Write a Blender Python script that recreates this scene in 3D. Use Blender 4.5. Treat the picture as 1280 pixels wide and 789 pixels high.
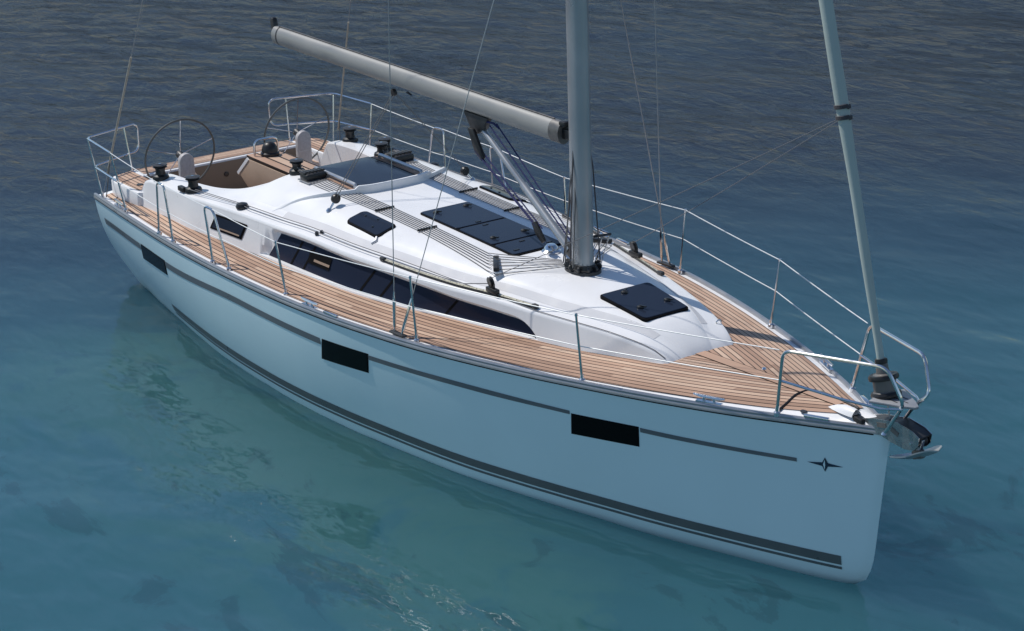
import bpy, bmesh, math, random
import numpy as np
from mathutils import Vector, Matrix
random.seed(7); rng = np.random.default_rng(5)
sc = bpy.context.scene
for o in list(bpy.data.objects): bpy.data.objects.remove(o)
R = math.radians

# ------------------------------------------------------------------ camera, sky, sun, exposure
cam_d = bpy.data.cameras.new('camera'); cam = bpy.data.objects.new('camera', cam_d); sc.collection.objects.link(cam)
cam_d.sensor_fit = 'HORIZONTAL'; cam_d.angle = R(28.395238); cam_d.clip_start = 0.1; cam_d.clip_end = 5000
rt = Vector((0.57316606, 0.81893754, -0.02866998)); up = Vector((-0.2617585, 0.21613211, 0.94062181)); fw = Vector((-0.77650702, 0.53162789, -0.33824345))
cam.matrix_world = Matrix(((rt.x, up.x, -fw.x, 22.7862826), (rt.y, up.y, -fw.y, -11.0651474), (rt.z, up.z, -fw.z, 8.00094359), (0, 0, 0, 1)))
sc.camera = cam
SUN = Vector((-0.64, -0.30, 1.0)).normalized()                      # towards the sun
w = bpy.data.worlds.new('World'); sc.world = w; w.use_nodes = True
wn = w.node_tree.nodes; wl = w.node_tree.links
sky = wn.new('ShaderNodeTexSky'); sky.sky_type = 'NISHITA'; sky.sun_disc = False
sky.sun_elevation = math.asin(SUN.z); sky.sun_rotation = math.atan2(SUN.x, SUN.y)
sky.air_density = 1.0; sky.dust_density = 0.05; sky.ozone_density = 2.5
wn['Background'].inputs[1].default_value = 0.10
wl.new(sky.outputs[0], wn['Background'].inputs[0])
sd = bpy.data.lights.new('sun', 'SUN'); sd.energy = 3.7; sd.angle = R(0.53); sd.color = (1.0, 0.955, 0.89)
so = bpy.data.objects.new('sun', sd); sc.collection.objects.link(so)
so.rotation_euler = SUN.to_track_quat('Z', 'Y').to_euler(); so.location = (0, 0, 40)
sc.view_settings.view_transform = 'Standard'; sc.view_settings.look = 'None'; sc.view_settings.exposure = 0.0; sc.view_settings.gamma = 1.0
sc.view_settings.use_curve_mapping = False

# ------------------------------------------------------------------ materials
def mat(name, col, rough=0.5, metal=0.0, spec=0.5, coat=0.0, var=0.0, vscale=6.0, bump=0.0, bscale=60.0):
    m = bpy.data.materials.new(name); m.use_nodes = True; nt = m.node_tree; b = nt.nodes['Principled BSDF']
    b.inputs['Base Color'].default_value = (*col, 1); b.inputs['Roughness'].default_value = rough; b.inputs['Metallic'].default_value = metal
    b.inputs['Specular IOR Level'].default_value = spec; b.inputs['Coat Weight'].default_value = coat; b.inputs['Coat Roughness'].default_value = 0.06
    if var or bump:
        tc = nt.nodes.new('ShaderNodeTexCoord')
    if var:
        n = nt.nodes.new('ShaderNodeTexNoise'); n.inputs['Scale'].default_value = vscale; n.inputs['Detail'].default_value = 6
        nt.links.new(tc.outputs['Object'], n.inputs['Vector'])
        r = nt.nodes.new('ShaderNodeMapRange'); r.inputs[1].default_value = .3; r.inputs[2].default_value = .7
        r.inputs[3].default_value = 1 - var; r.inputs[4].default_value = 1 + var
        nt.links.new(n.outputs[0], r.inputs[0])
        v = nt.nodes.new('ShaderNodeVectorMath'); v.operation = 'SCALE'; v.inputs[0].default_value = col
        nt.links.new(r.outputs[0], v.inputs['Scale']); nt.links.new(v.outputs[0], b.inputs['Base Color'])
        r2 = nt.nodes.new('ShaderNodeMapRange'); r2.inputs[1].default_value = .3; r2.inputs[2].default_value = .7
        r2.inputs[3].default_value = rough * .75; r2.inputs[4].default_value = min(1, rough * 1.3)
        nt.links.new(n.outputs[0], r2.inputs[0]); nt.links.new(r2.outputs[0], b.inputs['Roughness'])
    if bump:
        n2 = nt.nodes.new('ShaderNodeTexNoise'); n2.inputs['Scale'].default_value = bscale; n2.inputs['Detail'].default_value = 4
        nt.links.new(tc.outputs['Object'], n2.inputs['Vector'])
        bp = nt.nodes.new('ShaderNodeBump'); bp.inputs['Strength'].default_value = bump; bp.inputs['Distance'].default_value = .004
        nt.links.new(n2.outputs[0], bp.inputs['Height']); nt.links.new(bp.outputs[0], b.inputs['Normal'])
    return m
M = {}
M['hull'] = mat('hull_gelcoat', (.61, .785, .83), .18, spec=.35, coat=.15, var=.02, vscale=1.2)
M['deck'] = mat('deck_gelcoat', (.80, .80, .81), .32, spec=.4, var=.025, vscale=2.5, bump=.05, bscale=220)
M['liner'] = mat('shaded_cockpit_gelcoat', (.20, .165, .13), .5, var=.05, vscale=3)  # white cockpit walls with their shade put into a brown base colour
M['steel'] = mat('polished_steel', (.72, .72, .73), .16, 1.0, var=.05, vscale=9)
M['alu'] = mat('anodised_aluminium', (.50, .51, .53), .34, .75, var=.05, vscale=3)
M['rail'] = mat('rail_aluminium', (.34, .35, .37), .34, .6, var=.06, vscale=5)
M['mast'] = mat('mast_aluminium', (.40, .42, .44), .36, .6, var=.05, vscale=2)
M['boom'] = mat('boom_aluminium', (.29, .29, .28), .5, .15, var=.05, vscale=2)
M['black'] = mat('black_plastic', (.012, .012, .013), .38, var=.2, vscale=20)
M['dark'] = mat('dark_casting', (.05, .05, .052), .42, .4, var=.2, vscale=20)
M['glass'] = mat('smoked_acrylic', (.017, .024, .042), .17, spec=.12, var=.02, vscale=2)
M['hullglass'] = mat('hull_window_glass', (.003, .003, .004), .06, spec=.12)
M['rubber'] = mat('black_seal', (.006, .006, .007), .8, spec=.08)
M['strip'] = mat('grey_roof_strip', (.60, .60, .62), .7, var=.03, vscale=3, bump=.25, bscale=300)
M['stripe'] = mat('grey_vinyl', (.115, .135, .15), .35, var=.04, vscale=4)
M['stripe2'] = mat('dark_grey_vinyl', (.098, .118, .122), .35, var=.05, vscale=4)
M['emblem'] = mat('navy_vinyl', (.012, .03, .06), .3)
M['rope'] = mat('grey_rope', (.15, .145, .14), .85, var=.25, vscale=60, bump=.6, bscale=160)
M['darkrope'] = mat('dark_rope', (.07, .065, .07), .85, var=.25, vscale=60)
M['bluerope'] = mat('blue_rope', (.014, .02, .10), .8, var=.3, vscale=60)
M['wire'] = mat('rigging_wire', (.40, .41, .42), .35, .6)
M['life'] = mat('lifeline_wire', (.78, .80, .80), .35, .1)
M['sail'] = mat('furled_sailcloth', (.40, .46, .43), .75, var=.06, vscale=1.2, bump=.3, bscale=18)
M['leather'] = mat('wheel_leather', (.10, .105, .105), .45, .4)
M['beige'] = mat('table_panel', (.36, .26, .19), .5, var=.06, vscale=4)
M['tan'] = mat('tan_covering', (.42, .37, .30), .8, var=.15, vscale=20)
M['fit'] = mat('grey_casting', (.15, .145, .14), .45, .4, var=.12, vscale=14)
M['sidewin'] = mat('side_window_glass', (.018, .025, .048), .12, spec=.10)
M['plate'] = mat('brushed_steel', (.34, .37, .38), .26, .85, var=.12, vscale=14)
M['sheet'] = mat('thin_grey_line', (.16, .16, .17), .85)
M['ped'] = mat('pedestal_gelcoat', (.44, .42, .42), .5, var=.12, vscale=30)
M['seatgrey'] = mat('grey_seat_board', (.30, .31, .33), .4, .2, var=.06, vscale=6)
M['track'] = mat('track_alloy', (.50, .48, .38), .45, .2, var=.25, vscale=40)

def teak_material(name, plank_shift=0.0):
    m = bpy.data.materials.new(name); m.use_nodes = True; nt = m.node_tree; N = nt.nodes; Lk = nt.links; b = N['Principled BSDF']
    def math_(op, a=None, c=None):
        n = N.new('ShaderNodeMath'); n.operation = op
        for i, v in enumerate((a, c)):
            if v is None: continue
            if isinstance(v, (int, float)): n.inputs[i].default_value = v
            else: Lk.new(v, n.inputs[i])
        return n.outputs[0]
    uv = N.new('ShaderNodeUVMap'); uv.uv_map = 'UVMap'; sp = N.new('ShaderNodeSeparateXYZ'); Lk.new(uv.outputs[0], sp.inputs[0])
    u, v = sp.outputs[0], sp.outputs[1]
    fl = math_('FLOOR', u); fr = math_('FRACT', u)
    ed = math_('ABSOLUTE', math_('SUBTRACT', fr, 0.5))
    wn1 = N.new('ShaderNodeTexWhiteNoise'); wn1.noise_dimensions = '1D'; Lk.new(fl, wn1.inputs['W'])
    seg = math_('FLOOR', math_('ADD', math_('DIVIDE', v, 1.9), math_('MULTIPLY', wn1.outputs[0], 7.0)))
    wn2 = N.new('ShaderNodeTexWhiteNoise'); wn2.noise_dimensions = '2D'
    cb = N.new('ShaderNodeCombineXYZ'); Lk.new(fl, cb.inputs[0]); Lk.new(seg, cb.inputs[1]); Lk.new(cb.outputs[0], wn2.inputs['Vector'])
    g = N.new('ShaderNodeTexNoise'); g.inputs['Scale'].default_value = 1; g.inputs['Detail'].default_value = 8; g.inputs['Roughness'].default_value = .65
    cg = N.new('ShaderNodeCombineXYZ'); Lk.new(math_('MULTIPLY', u, 5.0), cg.inputs[0]); Lk.new(math_('MULTIPLY', v, 3.0), cg.inputs[1]); Lk.new(wn2.outputs[0], cg.inputs[2]); Lk.new(cg.outputs[0], g.inputs['Vector'])
    mixv = math_('ADD', math_('MULTIPLY', wn2.outputs[0], .72), math_('MULTIPLY', g.outputs[0], .42))
    cr = N.new('ShaderNodeValToRGB'); Lk.new(mixv, cr.inputs[0])
    e = cr.color_ramp.elements; e[0].position = .1; e[0].color = (.29, .18, .128, 1); e[1].position = .95; e[1].color = (.61, .44, .325, 1)
    k = e.new(.5); k.color = (.465, .30, .213, 1)
    seam = math_('GREATER_THAN', ed, 0.405)
    # broad weathering
    tc = N.new('ShaderNodeTexCoord'); wz = N.new('ShaderNodeTexNoise'); wz.inputs['Scale'].default_value = .9; wz.inputs['Detail'].default_value = 5; Lk.new(tc.outputs['Object'], wz.inputs['Vector'])
    mr = N.new('ShaderNodeMapRange'); mr.inputs[1].default_value = .3; mr.inputs[2].default_value = .7; mr.inputs[3].default_value = .88; mr.inputs[4].default_value = 1.12; Lk.new(wz.outputs[0], mr.inputs[0])
    sv = N.new('ShaderNodeVectorMath'); sv.operation = 'SCALE'; Lk.new(cr.outputs[0], sv.inputs[0]); Lk.new(mr.outputs[0], sv.inputs['Scale'])
    mx = N.new('ShaderNodeMix'); mx.data_type = 'RGBA'; Lk.new(seam, mx.inputs[0]); Lk.new(sv.outputs[0], mx.inputs[6]); mx.inputs[7].default_value = (.02, .013, .011, 1)
    Lk.new(mx.outputs[2], b.inputs['Base Color'])
    b.inputs['Roughness'].default_value = .62; b.inputs['Specular IOR Level'].default_value = .25
    return m
M['teak'] = teak_material('teak_planking')

# ------------------------------------------------------------------ mesh helpers
ROOT_LOC = Vector((6.0, 0, 0))
root = bpy.data.objects.new('sailing_yacht', None); sc.collection.objects.link(root); root.location = ROOT_LOC; root.empty_display_size = .5
root['label'] = 'white sailing yacht with teak side decks, grey boom and furled headsail, afloat on blue water'; root['category'] = 'sailing yacht'

class MB:
    def __init__(s): s.v = []; s.f = []; s.uv = None
    def add(s, vs, fs):
        n = len(s.v); s.v += [tuple(map(float, p)) for p in vs]; s.f += [tuple(n + i for i in f) for f in fs]; return s
    def grid(s, P, close_u=False, close_v=False):
        nu, nv = len(P), len(P[0]); vs = [p for r in P for p in r]; fs = []
        for i in range(nu - (0 if close_u else 1)):
            for j in range(nv - (0 if close_v else 1)):
                a, b_, c, d = i * nv + j, i * nv + (j + 1) % nv, ((i + 1) % nu) * nv + (j + 1) % nv, ((i + 1) % nu) * nv + j
                fs.append((a, b_, c, d))
        return s.add(vs, fs)
    def box(s, x0, x1, y0, y1, z0, z1):
        vs = [(x, y, z) for x in (x0, x1) for y in (y0, y1) for z in (z0, z1)]
        return s.add(vs, [(0, 1, 3, 2), (4, 6, 7, 5), (0, 4, 5, 1), (2, 3, 7, 6), (0, 2, 6, 4), (1, 5, 7, 3)])
    def obox(s, c, ax, ay, az):
        c, ax, ay, az = map(np.array, (c, ax, ay, az))
        vs = [c + i * ax + j * ay + k * az for i in (-1, 1) for j in (-1, 1) for k in (-1, 1)]
        return s.add(vs, [(0, 1, 3, 2), (4, 6, 7, 5), (0, 4, 5, 1), (2, 3, 7, 6), (0, 2, 6, 4), (1, 5, 7, 3)])
    def tube(s, pts, r, n=8, closed=False, caps=True, ry=None, upv=(0, 0, 1)):
        P = [np.array(p, float) for p in pts]; m = len(P)
        rs = r if hasattr(r, '__len__') else [r] * m
        T = []
        for i in range(m):
            a = P[(i - 1) % m] if (closed or i > 0) else P[i]; b_ = P[(i + 1) % m] if (closed or i < m - 1) else P[i]
            t = b_ - a; T.append(t / (np.linalg.norm(t) + 1e-12))
        u0 = np.array(upv, float)
        if abs(np.dot(u0, T[0])) > .95: u0 = np.array((1., 0, 0))
        nrm = u0 - np.dot(u0, T[0]) * T[0]; nrm /= np.linalg.norm(nrm); rings = []
        for i in range(m):
            nrm = nrm - np.dot(nrm, T[i]) * T[i]; nrm /= np.linalg.norm(nrm) + 1e-12; bn = np.cross(T[i], nrm)
            k2 = (ry / r if ry else 1.0) if not hasattr(r, '__len__') else (ry[i] / rs[i] if ry is not None else 1.0)
            rings.append([P[i] + rs[i] * (k2 * math.cos(a) * nrm + math.sin(a) * bn) for a in np.linspace(0, 2 * math.pi, n, endpoint=False)])
        base = len(s.v); s.grid(rings, close_u=closed, close_v=True)
        if caps and not closed:
            s.f.append(tuple(base + i for i in range(n))[::-1]); s.f.append(tuple(base + (m - 1) * n + i for i in range(n)))
        return s
    def lathe(s, prof, c=(0, 0, 0), n=20, axis=(0, 0, 1)):
        ax = Vector(axis).normalized(); q = Vector((0, 0, 1)).rotation_difference(ax); c = Vector(c)
        rings = []
        for r, z in prof:
            rings.append([tuple(c + q @ Vector((r * math.cos(a), r * math.sin(a), z))) for a in np.linspace(0, 2 * math.pi, n, endpoint=False)])
        base = len(s.v); s.grid(rings, close_v=True)
        s.f.append(tuple(base + i for i in range(n))[::-1]); s.f.append(tuple(base + (len(prof) - 1) * n + i for i in range(n)))
        return s
    def prism(s, poly, y0, y1, plane='xz'):
        n = len(poly)
        def P(p, h): return (p[0], h, p[1]) if plane == 'xz' else (p[0], p[1], h)
        vs = [P(p, y0) for p in poly] + [P(p, y1) for p in poly]
        fs = [tuple(range(n))[::-1], tuple(range(n, 2 * n))] + [(i, (i + 1) % n, n + (i + 1) % n, n + i) for i in range(n)]
        return s.add(vs, fs)
    def build(s, name, m, parent=None, smooth=True, angle=35, bevel=0.0, merge=1e-5, uvf=None):
        me = bpy.data.meshes.new(name); me.from_pydata(s.v, [], s.f); me.update()
        bm = bmesh.new(); bm.from_mesh(me)
        if merge: bmesh.ops.remove_doubles(bm, verts=bm.verts, dist=merge)
        bmesh.ops.dissolve_degenerate(bm, edges=bm.edges, dist=1e-6)
        bmesh.ops.recalc_face_normals(bm, faces=bm.faces)
        if bevel:
            es = [e for e in bm.edges if len(e.link_faces) == 2 and e.calc_face_angle(0) > R(30)]
            bmesh.ops.bevel(bm, geom=es, offset=bevel, segments=2, profile=.5, affect='EDGES', clamp_overlap=True)
        if uvf:
            lay = bm.loops.layers.uv.new('UVMap')
            for f in bm.faces:
                for l in f.loops: l[lay].uv = uvf(*l.vert.co)
        bm.to_mesh(me); bm.free()
        me.materials.append(m)
        if smooth:
            me.polygons.foreach_set('use_smooth', [True] * len(me.polygons))
            me.set_sharp_from_angle(angle=R(angle))
        o = bpy.data.objects.new(name, me); sc.collection.objects.link(o)
        if parent is not None:
            o.parent = parent
            if parent.type == 'EMPTY': o.matrix_parent_inverse = Matrix.Translation(-parent.location)
        return o

def part(name, mb, m, parent=None, label=None, **k):
    o = mb.build(name, m, root if parent is None else parent, **k)
    if label: o['label'] = label
    return o

def fillet(pts, r, n=5, closed=False):
    P = [Vector(p) for p in pts]; out = []; m = len(P)
    for i in range(m):
        if not closed and i in (0, m - 1): out.append(tuple(P[i])); continue
        a, b_, c = P[(i - 1) % m], P[i], P[(i + 1) % m]
        d1, d2 = (a - b_), (c - b_); k = min(r, d1.length * .45, d2.length * .45); p1 = b_ + d1.normalized() * k; p2 = b_ + d2.normalized() * k
        for t in np.linspace(0, 1, n): out.append(tuple((1 - t) ** 2 * p1 + 2 * t * (1 - t) * b_ + t * t * p2))
    return out
def tube(name, pts, r, m, parent=None, fil=0, n=8, **k):
    return part(name, MB().tube(fillet(pts, fil) if fil else pts, r, n), m, parent, **k)
def sag(a, b_, d, n=12):
    a, b_ = np.array(a, float), np.array(b_, float)
    return [tuple(a + (b_ - a) * t - np.array((0, 0, d * 4 * t * (1 - t)))) for t in np.linspace(0, 1, n)]
def mir(p): return (p[0], -p[1], p[2])
def pchip(xs, ys):
    xs = np.array(xs, float); ys = np.array(ys, float); h = np.diff(xs); d = np.diff(ys) / h
    m = np.zeros_like(xs); m[0] = d[0]; m[-1] = d[-1]
    for i in range(1, len(xs) - 1):
        if d[i - 1] * d[i] > 0:
            w1 = 2 * h[i] + h[i - 1]; w2 = h[i] + 2 * h[i - 1]; m[i] = (w1 + w2) / (w1 / d[i - 1] + w2 / d[i])
    def f(x):
        x = np.clip(np.asarray(x, float), xs[0], xs[-1]); i = np.clip(np.searchsorted(xs, x) - 1, 0, len(xs) - 2)
        t = (x - xs[i]) / h[i]; t2 = t * t; t3 = t2 * t
        return ys[i] * (2 * t3 - 3 * t2 + 1) + h[i] * m[i] * (t3 - 2 * t2 + t) + ys[i + 1] * (-2 * t3 + 3 * t2) + h[i] * m[i + 1] * (t3 - t2)
    return f

# ------------------------------------------------------------------ hull lines (metres, x aft to forward, z from the waterline)
L = 12.03
zj = lambda x: 0.00157229 * x * x + 0.01258169 * x + 1.06111064
ysf = pchip([0, .5, 1.0, 1.7, 2.4, 3.08, 3.73, 4.3, 5.02, 6.0, 6.97, 7.43, 7.93, 8.77, 9.4, 9.97, 10.92, 11.25, 11.5, 11.75, 11.9, 11.98, L],
            [1.665, 1.71, 1.757, 1.816, 1.871, 1.905, 1.922, 1.926, 1.916, 1.86, 1.742, 1.664, 1.556, 1.335, 1.135, .937, .55, .39, .27, .145, .072, .04, 0])
ykf = pchip([0, .5, 1.19, 1.72, 2.52, 3.28, 4.0, 4.65, 5.3, 5.95, 6.85, 7.84, 8.57, 9.16, 9.587, 10.04, 10.84, 11.30, 11.67, 11.9, 11.98, L],
            [1.30, 1.33, 1.43, 1.50, 1.60, 1.675, 1.71, 1.715, 1.695, 1.64, 1.53, 1.385, 1.22, 1.062, .93, .79, .505, .335, .19, .085, .04, 0])
zkf = pchip([0, .5, L], [.05, -.075, -.075])
zbf = pchip([0, 1, 3, 5, 7, 9, 11, 11.6, L], [.02, -.16, -.36, -.48, -.48, -.40, -.28, -.22, -.15])
blf = pchip([0, 3, 6, 9, L], [.075, .05, .035, .012, 0])
xstem = pchip([-.45, -.2, -.092, -.049, .052, .204, .632, 1.31, 1.395, 1.5], [9.5, 11.0, 11.587, 11.731, 11.813, 11.873, 11.928, 12.007, 12.02, 12.03])
def sx(s, z):
    k = float(xstem(z)) / L
    return s * k if s > 9 else (s * (1 + (k - 1) * max(0, (s - 6) / 3)) if s > 6 else s)
def section(s, n=16, m=8):
    z0 = zj(s); zk = float(zkf(s)); zb = float(zbf(s)); ys = float(ysf(s)); yk = float(ykf(s)); P = []
    for t in np.linspace(1, 0, n):
        z = zk + (z0 - zk) * t; P.append((z, yk + (ys - yk) * t + float(blf(s)) * 4 * t * (1 - t) * min(1, ys / .4)))
    for a in np.linspace(0, math.pi / 2, m + 1)[1:]: P.append((zk + (zb - zk) * math.sin(a), yk * math.cos(a)))
    return [(sx(s, z), y, z) for z, y in P]
def hully(x, z):
    k = float(xstem(z)) / L; s = x / k if x > 9 * k else x
    if 6 < x <= 9 * k:
        for _ in range(12): s = x / (1 + (k - 1) * max(0, min(1, (s - 6) / 3)))
    z0 = zj(s); zk = float(zkf(s)); t = (z - zk) / (z0 - zk); ys = float(ysf(s)); yk = float(ykf(s))
    return yk + (ys - yk) * t + float(blf(s)) * 4 * t * (1 - t) * min(1, ys / .4)
def deckz(x, y): return zj(x) + .012 + .09 * (1 - min(1, (abs(y) / max(.05, float(ysf(x)))) ** 2))

ST = list(np.linspace(0, 11.4, 96)) + list(np.linspace(11.46, 11.94, 12)) + [11.965, 11.985, 12.0, 12.012, 12.022, L]
mb = MB()
for sgn in (1, -1):
    mb.grid([[(x, sgn * y, z) for x, y, z in section(s)] for s in ST])
tr = section(0); nn = len(tr)
mb.add([(x, -y, z) for x, y, z in tr] + [(x, y, z) for x, y, z in tr], [(i, i + 1, nn + i + 1, nn + i) for i in range(nn - 1)])
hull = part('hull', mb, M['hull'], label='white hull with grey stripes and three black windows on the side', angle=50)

def hpt(x, z, off=.004, sgn=-1):
    y = hully(x, z); yx = (hully(min(x + .02, 11.9), z) - hully(x - .02, z)) / .04; yz = (hully(x, z + .01) - hully(x, z - .01)) / .02
    n = np.array((-yx, 1, -yz)); n /= np.linalg.norm(n)
    return (x + n[0] * off, sgn * (y + n[1] * off), z + n[2] * off)
def hstrip(name, xs, zt, zbt, m, sgn=-1, off=.004, rows=3):
    mb = MB().grid([[hpt(x, zt(x) + (zbt(x) - zt(x)) * t, off, sgn) for t in np.linspace(0, 1, rows)] for x in xs])
    return part(name, mb, m, hull)
ct = pchip([.2, 1.5, 2.345, 4.28, 5.92, 6.68, 8.19, 9.23, 9.91, 11.29], [.841, .840, .842, .933, .938, .967, 1.023, 1.037, 1.040, 1.069])
cth = pchip([.2, 2.3, 4.3, 5.9, 6.7, 8.2, 9.2, 9.9, 11.29], [.082, .080, .073, .070, .050, .051, .036, .043, .034])
wins = [(1.527, 2.270, 1.472, 2.236, .842, .645, .845, .659), (5.938, 6.661, 5.871, 6.612, .936, .707, .974, .764), (9.228, 9.875, 9.204, 9.861, 1.009, .809, 1.040, .851)]
for sgn in (-1, 1):
    for a, b_ in ((.22, 1.47), (2.29, 5.885), (6.675, 9.195), (9.905, 11.288)):
        hstrip('cove_stripe', np.linspace(a, b_, max(8, int((b_ - a) * 9))), lambda x: float(ct(x)), lambda x: float(ct(x) - cth(x)), M['stripe'], sgn)
    for (xa, xb, xc, xd, za, zc_, zb_, zd_) in wins:
        def wpt(u, v, grow=0.0):
            top = (xa + (xb - xa) * u, za + (zb_ - za) * u); bot = (xc + (xd - xc) * u, zc_ + (zd_ - zc_) * u)
            return top[0] + (bot[0] - top[0]) * v, top[1] + (bot[1] - top[1]) * v
        g = lambda lo, hi, off: MB().grid([[hpt(*wpt(u, v), off, sgn) for v in np.linspace(lo, hi, 7)] for u in np.linspace(lo, hi, 14)])
        fr = part('hull_window_frame', g(-.03, 1.03, .003), M['rubber'], hull)
        part('hull_window', g(0, 1, .006), M['hullglass'], hull)
    bt = pchip([1.9, 3, 4.3, 5.6, 6.9, 8, 9.5, 10.6, 11.64], [.165, .16, .155, .165, .18, .195, .212, .217, .228])
    bxs = np.linspace(1.9, 11.635, 100)
    hstrip('boot_stripe', bxs, lambda x: float(bt(x)), lambda x: float(bt(x)) - .087, M['stripe2'], sgn)
    hstrip('boot_line', bxs, lambda x: float(bt(x)) - .106, lambda x: float(bt(x)) - .132, M['stripe2'], sgn)
    # four pointed star on the bow, with a pale facet
    cx_, cz_ = 11.517, 1.058
    star = [(-.145, -.004), (-.022, .016), (0, .066), (.022, .018), (.145, .006), (.022, -.014), (0, -.066), (-.022, -.018)]
    mb = MB(); vs = [hpt(cx_, cz_, .005, sgn)] + [hpt(cx_ + a, cz_ + b_, .005, sgn) for a, b_ in star]
    mb.add(vs, [(0, 1 + i, 1 + (i + 1) % 8) for i in range(8)]); em = part('bow_emblem', mb, M['emblem'], hull)
    mb = MB(); q = [(-.015, 0), (-.001, .046), (.002, 0), (-.001, -.046)]
    mb.add([hpt(cx_ + a, cz_ + b_, .008, sgn) for a, b_ in q], [(0, 1, 2, 3)]); part('emblem_facet', mb, M['hull'], hull)
    # small worn lettering strokes inside the aft end of the stripe
    x = .42
    for k, wd in enumerate((.05, .045, .05, .03, .055, .045, .05, .04)):
        zt = float(ct(x)) - .018
        part('stripe_letter', MB().grid([[hpt(xx, zt - t * .042, .006, sgn) for t in (0, 1)] for xx in (x, x + wd * .45)]), M['stripe2'], hull)
        x += wd * 1.5

# toe rails
for sgn in (-1, 1):
    xs = list(np.linspace(0.0, 11.72, 120)) + [11.8, 11.88, 11.94, 11.975]; P = []
    for x in xs:
        ys = float(ysf(x)); z = zj(x); s = sgn
        P.append([(x, s * (ys + .004), z - .016), (x, s * (ys + .013), z - .010), (x, s * (ys + .012), z + .012), (x, s * (ys + .007), z + .020), (x, s * (ys + .009), z + .036), (x, s * (ys + .001), z + .050), (x, s * max(.001, ys - .022), z + .050), (x, s * max(.001, ys - .030), z + .040), (x, s * max(.001, ys - .034), z + .008)])
    tr_ = part('toe_rail', MB().grid(P), M['rail'], angle=30)
    part('rail_shadow_line', MB().grid([[hpt(min(x, 11.9), zj(x) - .017 - d, .003, sgn) for d in (0, .012)] for x in xs[:-1]]), M['rubber'], tr_)  # dark strip on the hull standing in for the rail's shadow

# ------------------------------------------------------------------ coachroof and coamings
yshf = pchip([.78, 1.0, 1.6, 2.17, 2.6, 3.4, 3.97, 4.83, 5.5, 5.96, 6.5, 7.08, 7.6, 8.24, 8.67, 8.93, 9.29, 9.48, 9.62, 9.68], [1.43, 1.42, 1.415, 1.42, 1.40, 1.36, 1.335, 1.305, 1.27, 1.215, 1.15, 1.05, .93, .795, .685, .61, .505, .445, .40, .385])
ybf = pchip([.78, 1.56, 2.17, 2.6, 3.4, 3.97, 4.8, 5.5, 6.28, 7.05, 7.6, 8.2, 8.7, 9.0, 9.3, 9.55, 9.68], [1.47, 1.46, 1.48, 1.46, 1.42, 1.395, 1.38, 1.35, 1.25, 1.075, .965, .845, .735, .64, .53, .45, .41])
zshf = pchip([.78, .86, 1.0, 1.25, 2, 3.4, 4.0, 4.83, 6, 7.1, 7.6, 8.24, 8.67, 8.93, 9.29, 9.48, 9.58, 9.68], [1.15, 1.28, 1.44, 1.475, 1.505, 1.57, 1.59, 1.63, 1.63, 1.62, 1.625, 1.61, 1.60, 1.59, 1.555, 1.515, 1.47, 1.38])
zcf = pchip([.78, .86, 1.0, 1.25, 2, 2.5, 2.9, 3.2, 3.6, 4.5, 5.5, 6.5, 7.5, 7.9, 8.5, 9.0, 9.2, 9.35, 9.5, 9.6, 9.68], [1.2, 1.31, 1.47, 1.505, 1.54, 1.61, 1.73, 1.86, 1.88, 1.86, 1.84, 1.82, 1.79, 1.775, 1.735, 1.685, 1.66, 1.615, 1.54, 1.47, 1.38])
yinf = pchip([.78, 1.6, 2.1, 2.4, 2.68, 2.88, 3.05, 3.2], [1.12, 1.12, 1.07, 1.0, .90, .76, .58, .38])
def sm(a, b_, x): t = min(1, max(0, (x - a) / (b_ - a))); return t * t * (3 - 2 * t)
def roofz(x, y):
    y = abs(y); ysh = float(yshf(x)); zsh = float(zshf(x)); zc = float(zcf(x)); s = ysh - y; k = sm(2.3, 3.4, x) * (1 - sm(9.0, 9.6, x)); ybt = ysh - .25
    zbt = zsh + .03 * (1 - sm(9.2, 9.6, x)) + .05 * k
    if s < .018: return zsh - .025 * (1 - max(0, s) / .018) ** 2
    if s <= .17: return zsh + (s - .018) / .152 * .03 * (1 - sm(9.2, 9.6, x))
    if s <= .25: return zsh + .03 * (1 - sm(9.2, 9.6, x)) + .05 * k * sm(.17, .25, s)
    return zbt + max(0, zc - zbt) * (1 - (y / max(.1, ybt)) ** (4 + 2 * sm(3.0, 4.0, x) - 2 * sm(7.5, 8.5, x)))
ttb = pchip([3.8, 4.9, 5.5, 6.4, 6.8, 7.2, 7.8], [.85, .84, .82, .79, .75, .67, .60])
def ttop(x):
    b = float(ttb(x)); return b if x < 7.86 else max(.10, b - (b - .10) * ((x - 7.86) / .36) ** 2.6)
def wall(x, t):
    yb = float(ybf(x)); ysh = float(yshf(x)); zd = deckz(x, yb) - .005; zt = float(zshf(x)) - .025
    return yb + (ysh - yb) * t, zd + (zt - zd) * t
def inset(x, t):
    if t > ttop(x) + .13 or t < .085: return 0
    return .05 * min(1, max(0, (x - (3.77 + .30 * t)) / .07)) * (1 - min(1, max(0, (x - 8.16) / .08))) * (1 - min(1, max(0, (t - ttop(x)) / .12)))
def csec(x):
    P = []; tt = ttop(x)
    for t in [0, .05, .084, .09, tt * .4 + .05, tt, min(.95, tt + .14), (min(.95, tt + .14) + 1) / 2, .97, 1.0]:
        y, z = wall(x, t); P.append((y - inset(x, t), z))
    ysh = float(yshf(x))
    for s in (.003, .007, .012, .018, .06, .11, .17, .18, .19, .20, .21, .22, .23, .24, .25): P.append((ysh - s, roofz(x, ysh - s)))
    yin = float(yinf(x)) if x <= 3.2 else 0.0
    for y in np.linspace(ysh - .25, yin, 17)[1:]: P.append((y, roofz(x, y)))
    if x <= 3.2: P += [(yin - .012, P[-1][1] - .02), (yin - .016, .80)]
    else: P += [P[-1], P[-1]]
    return P
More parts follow.
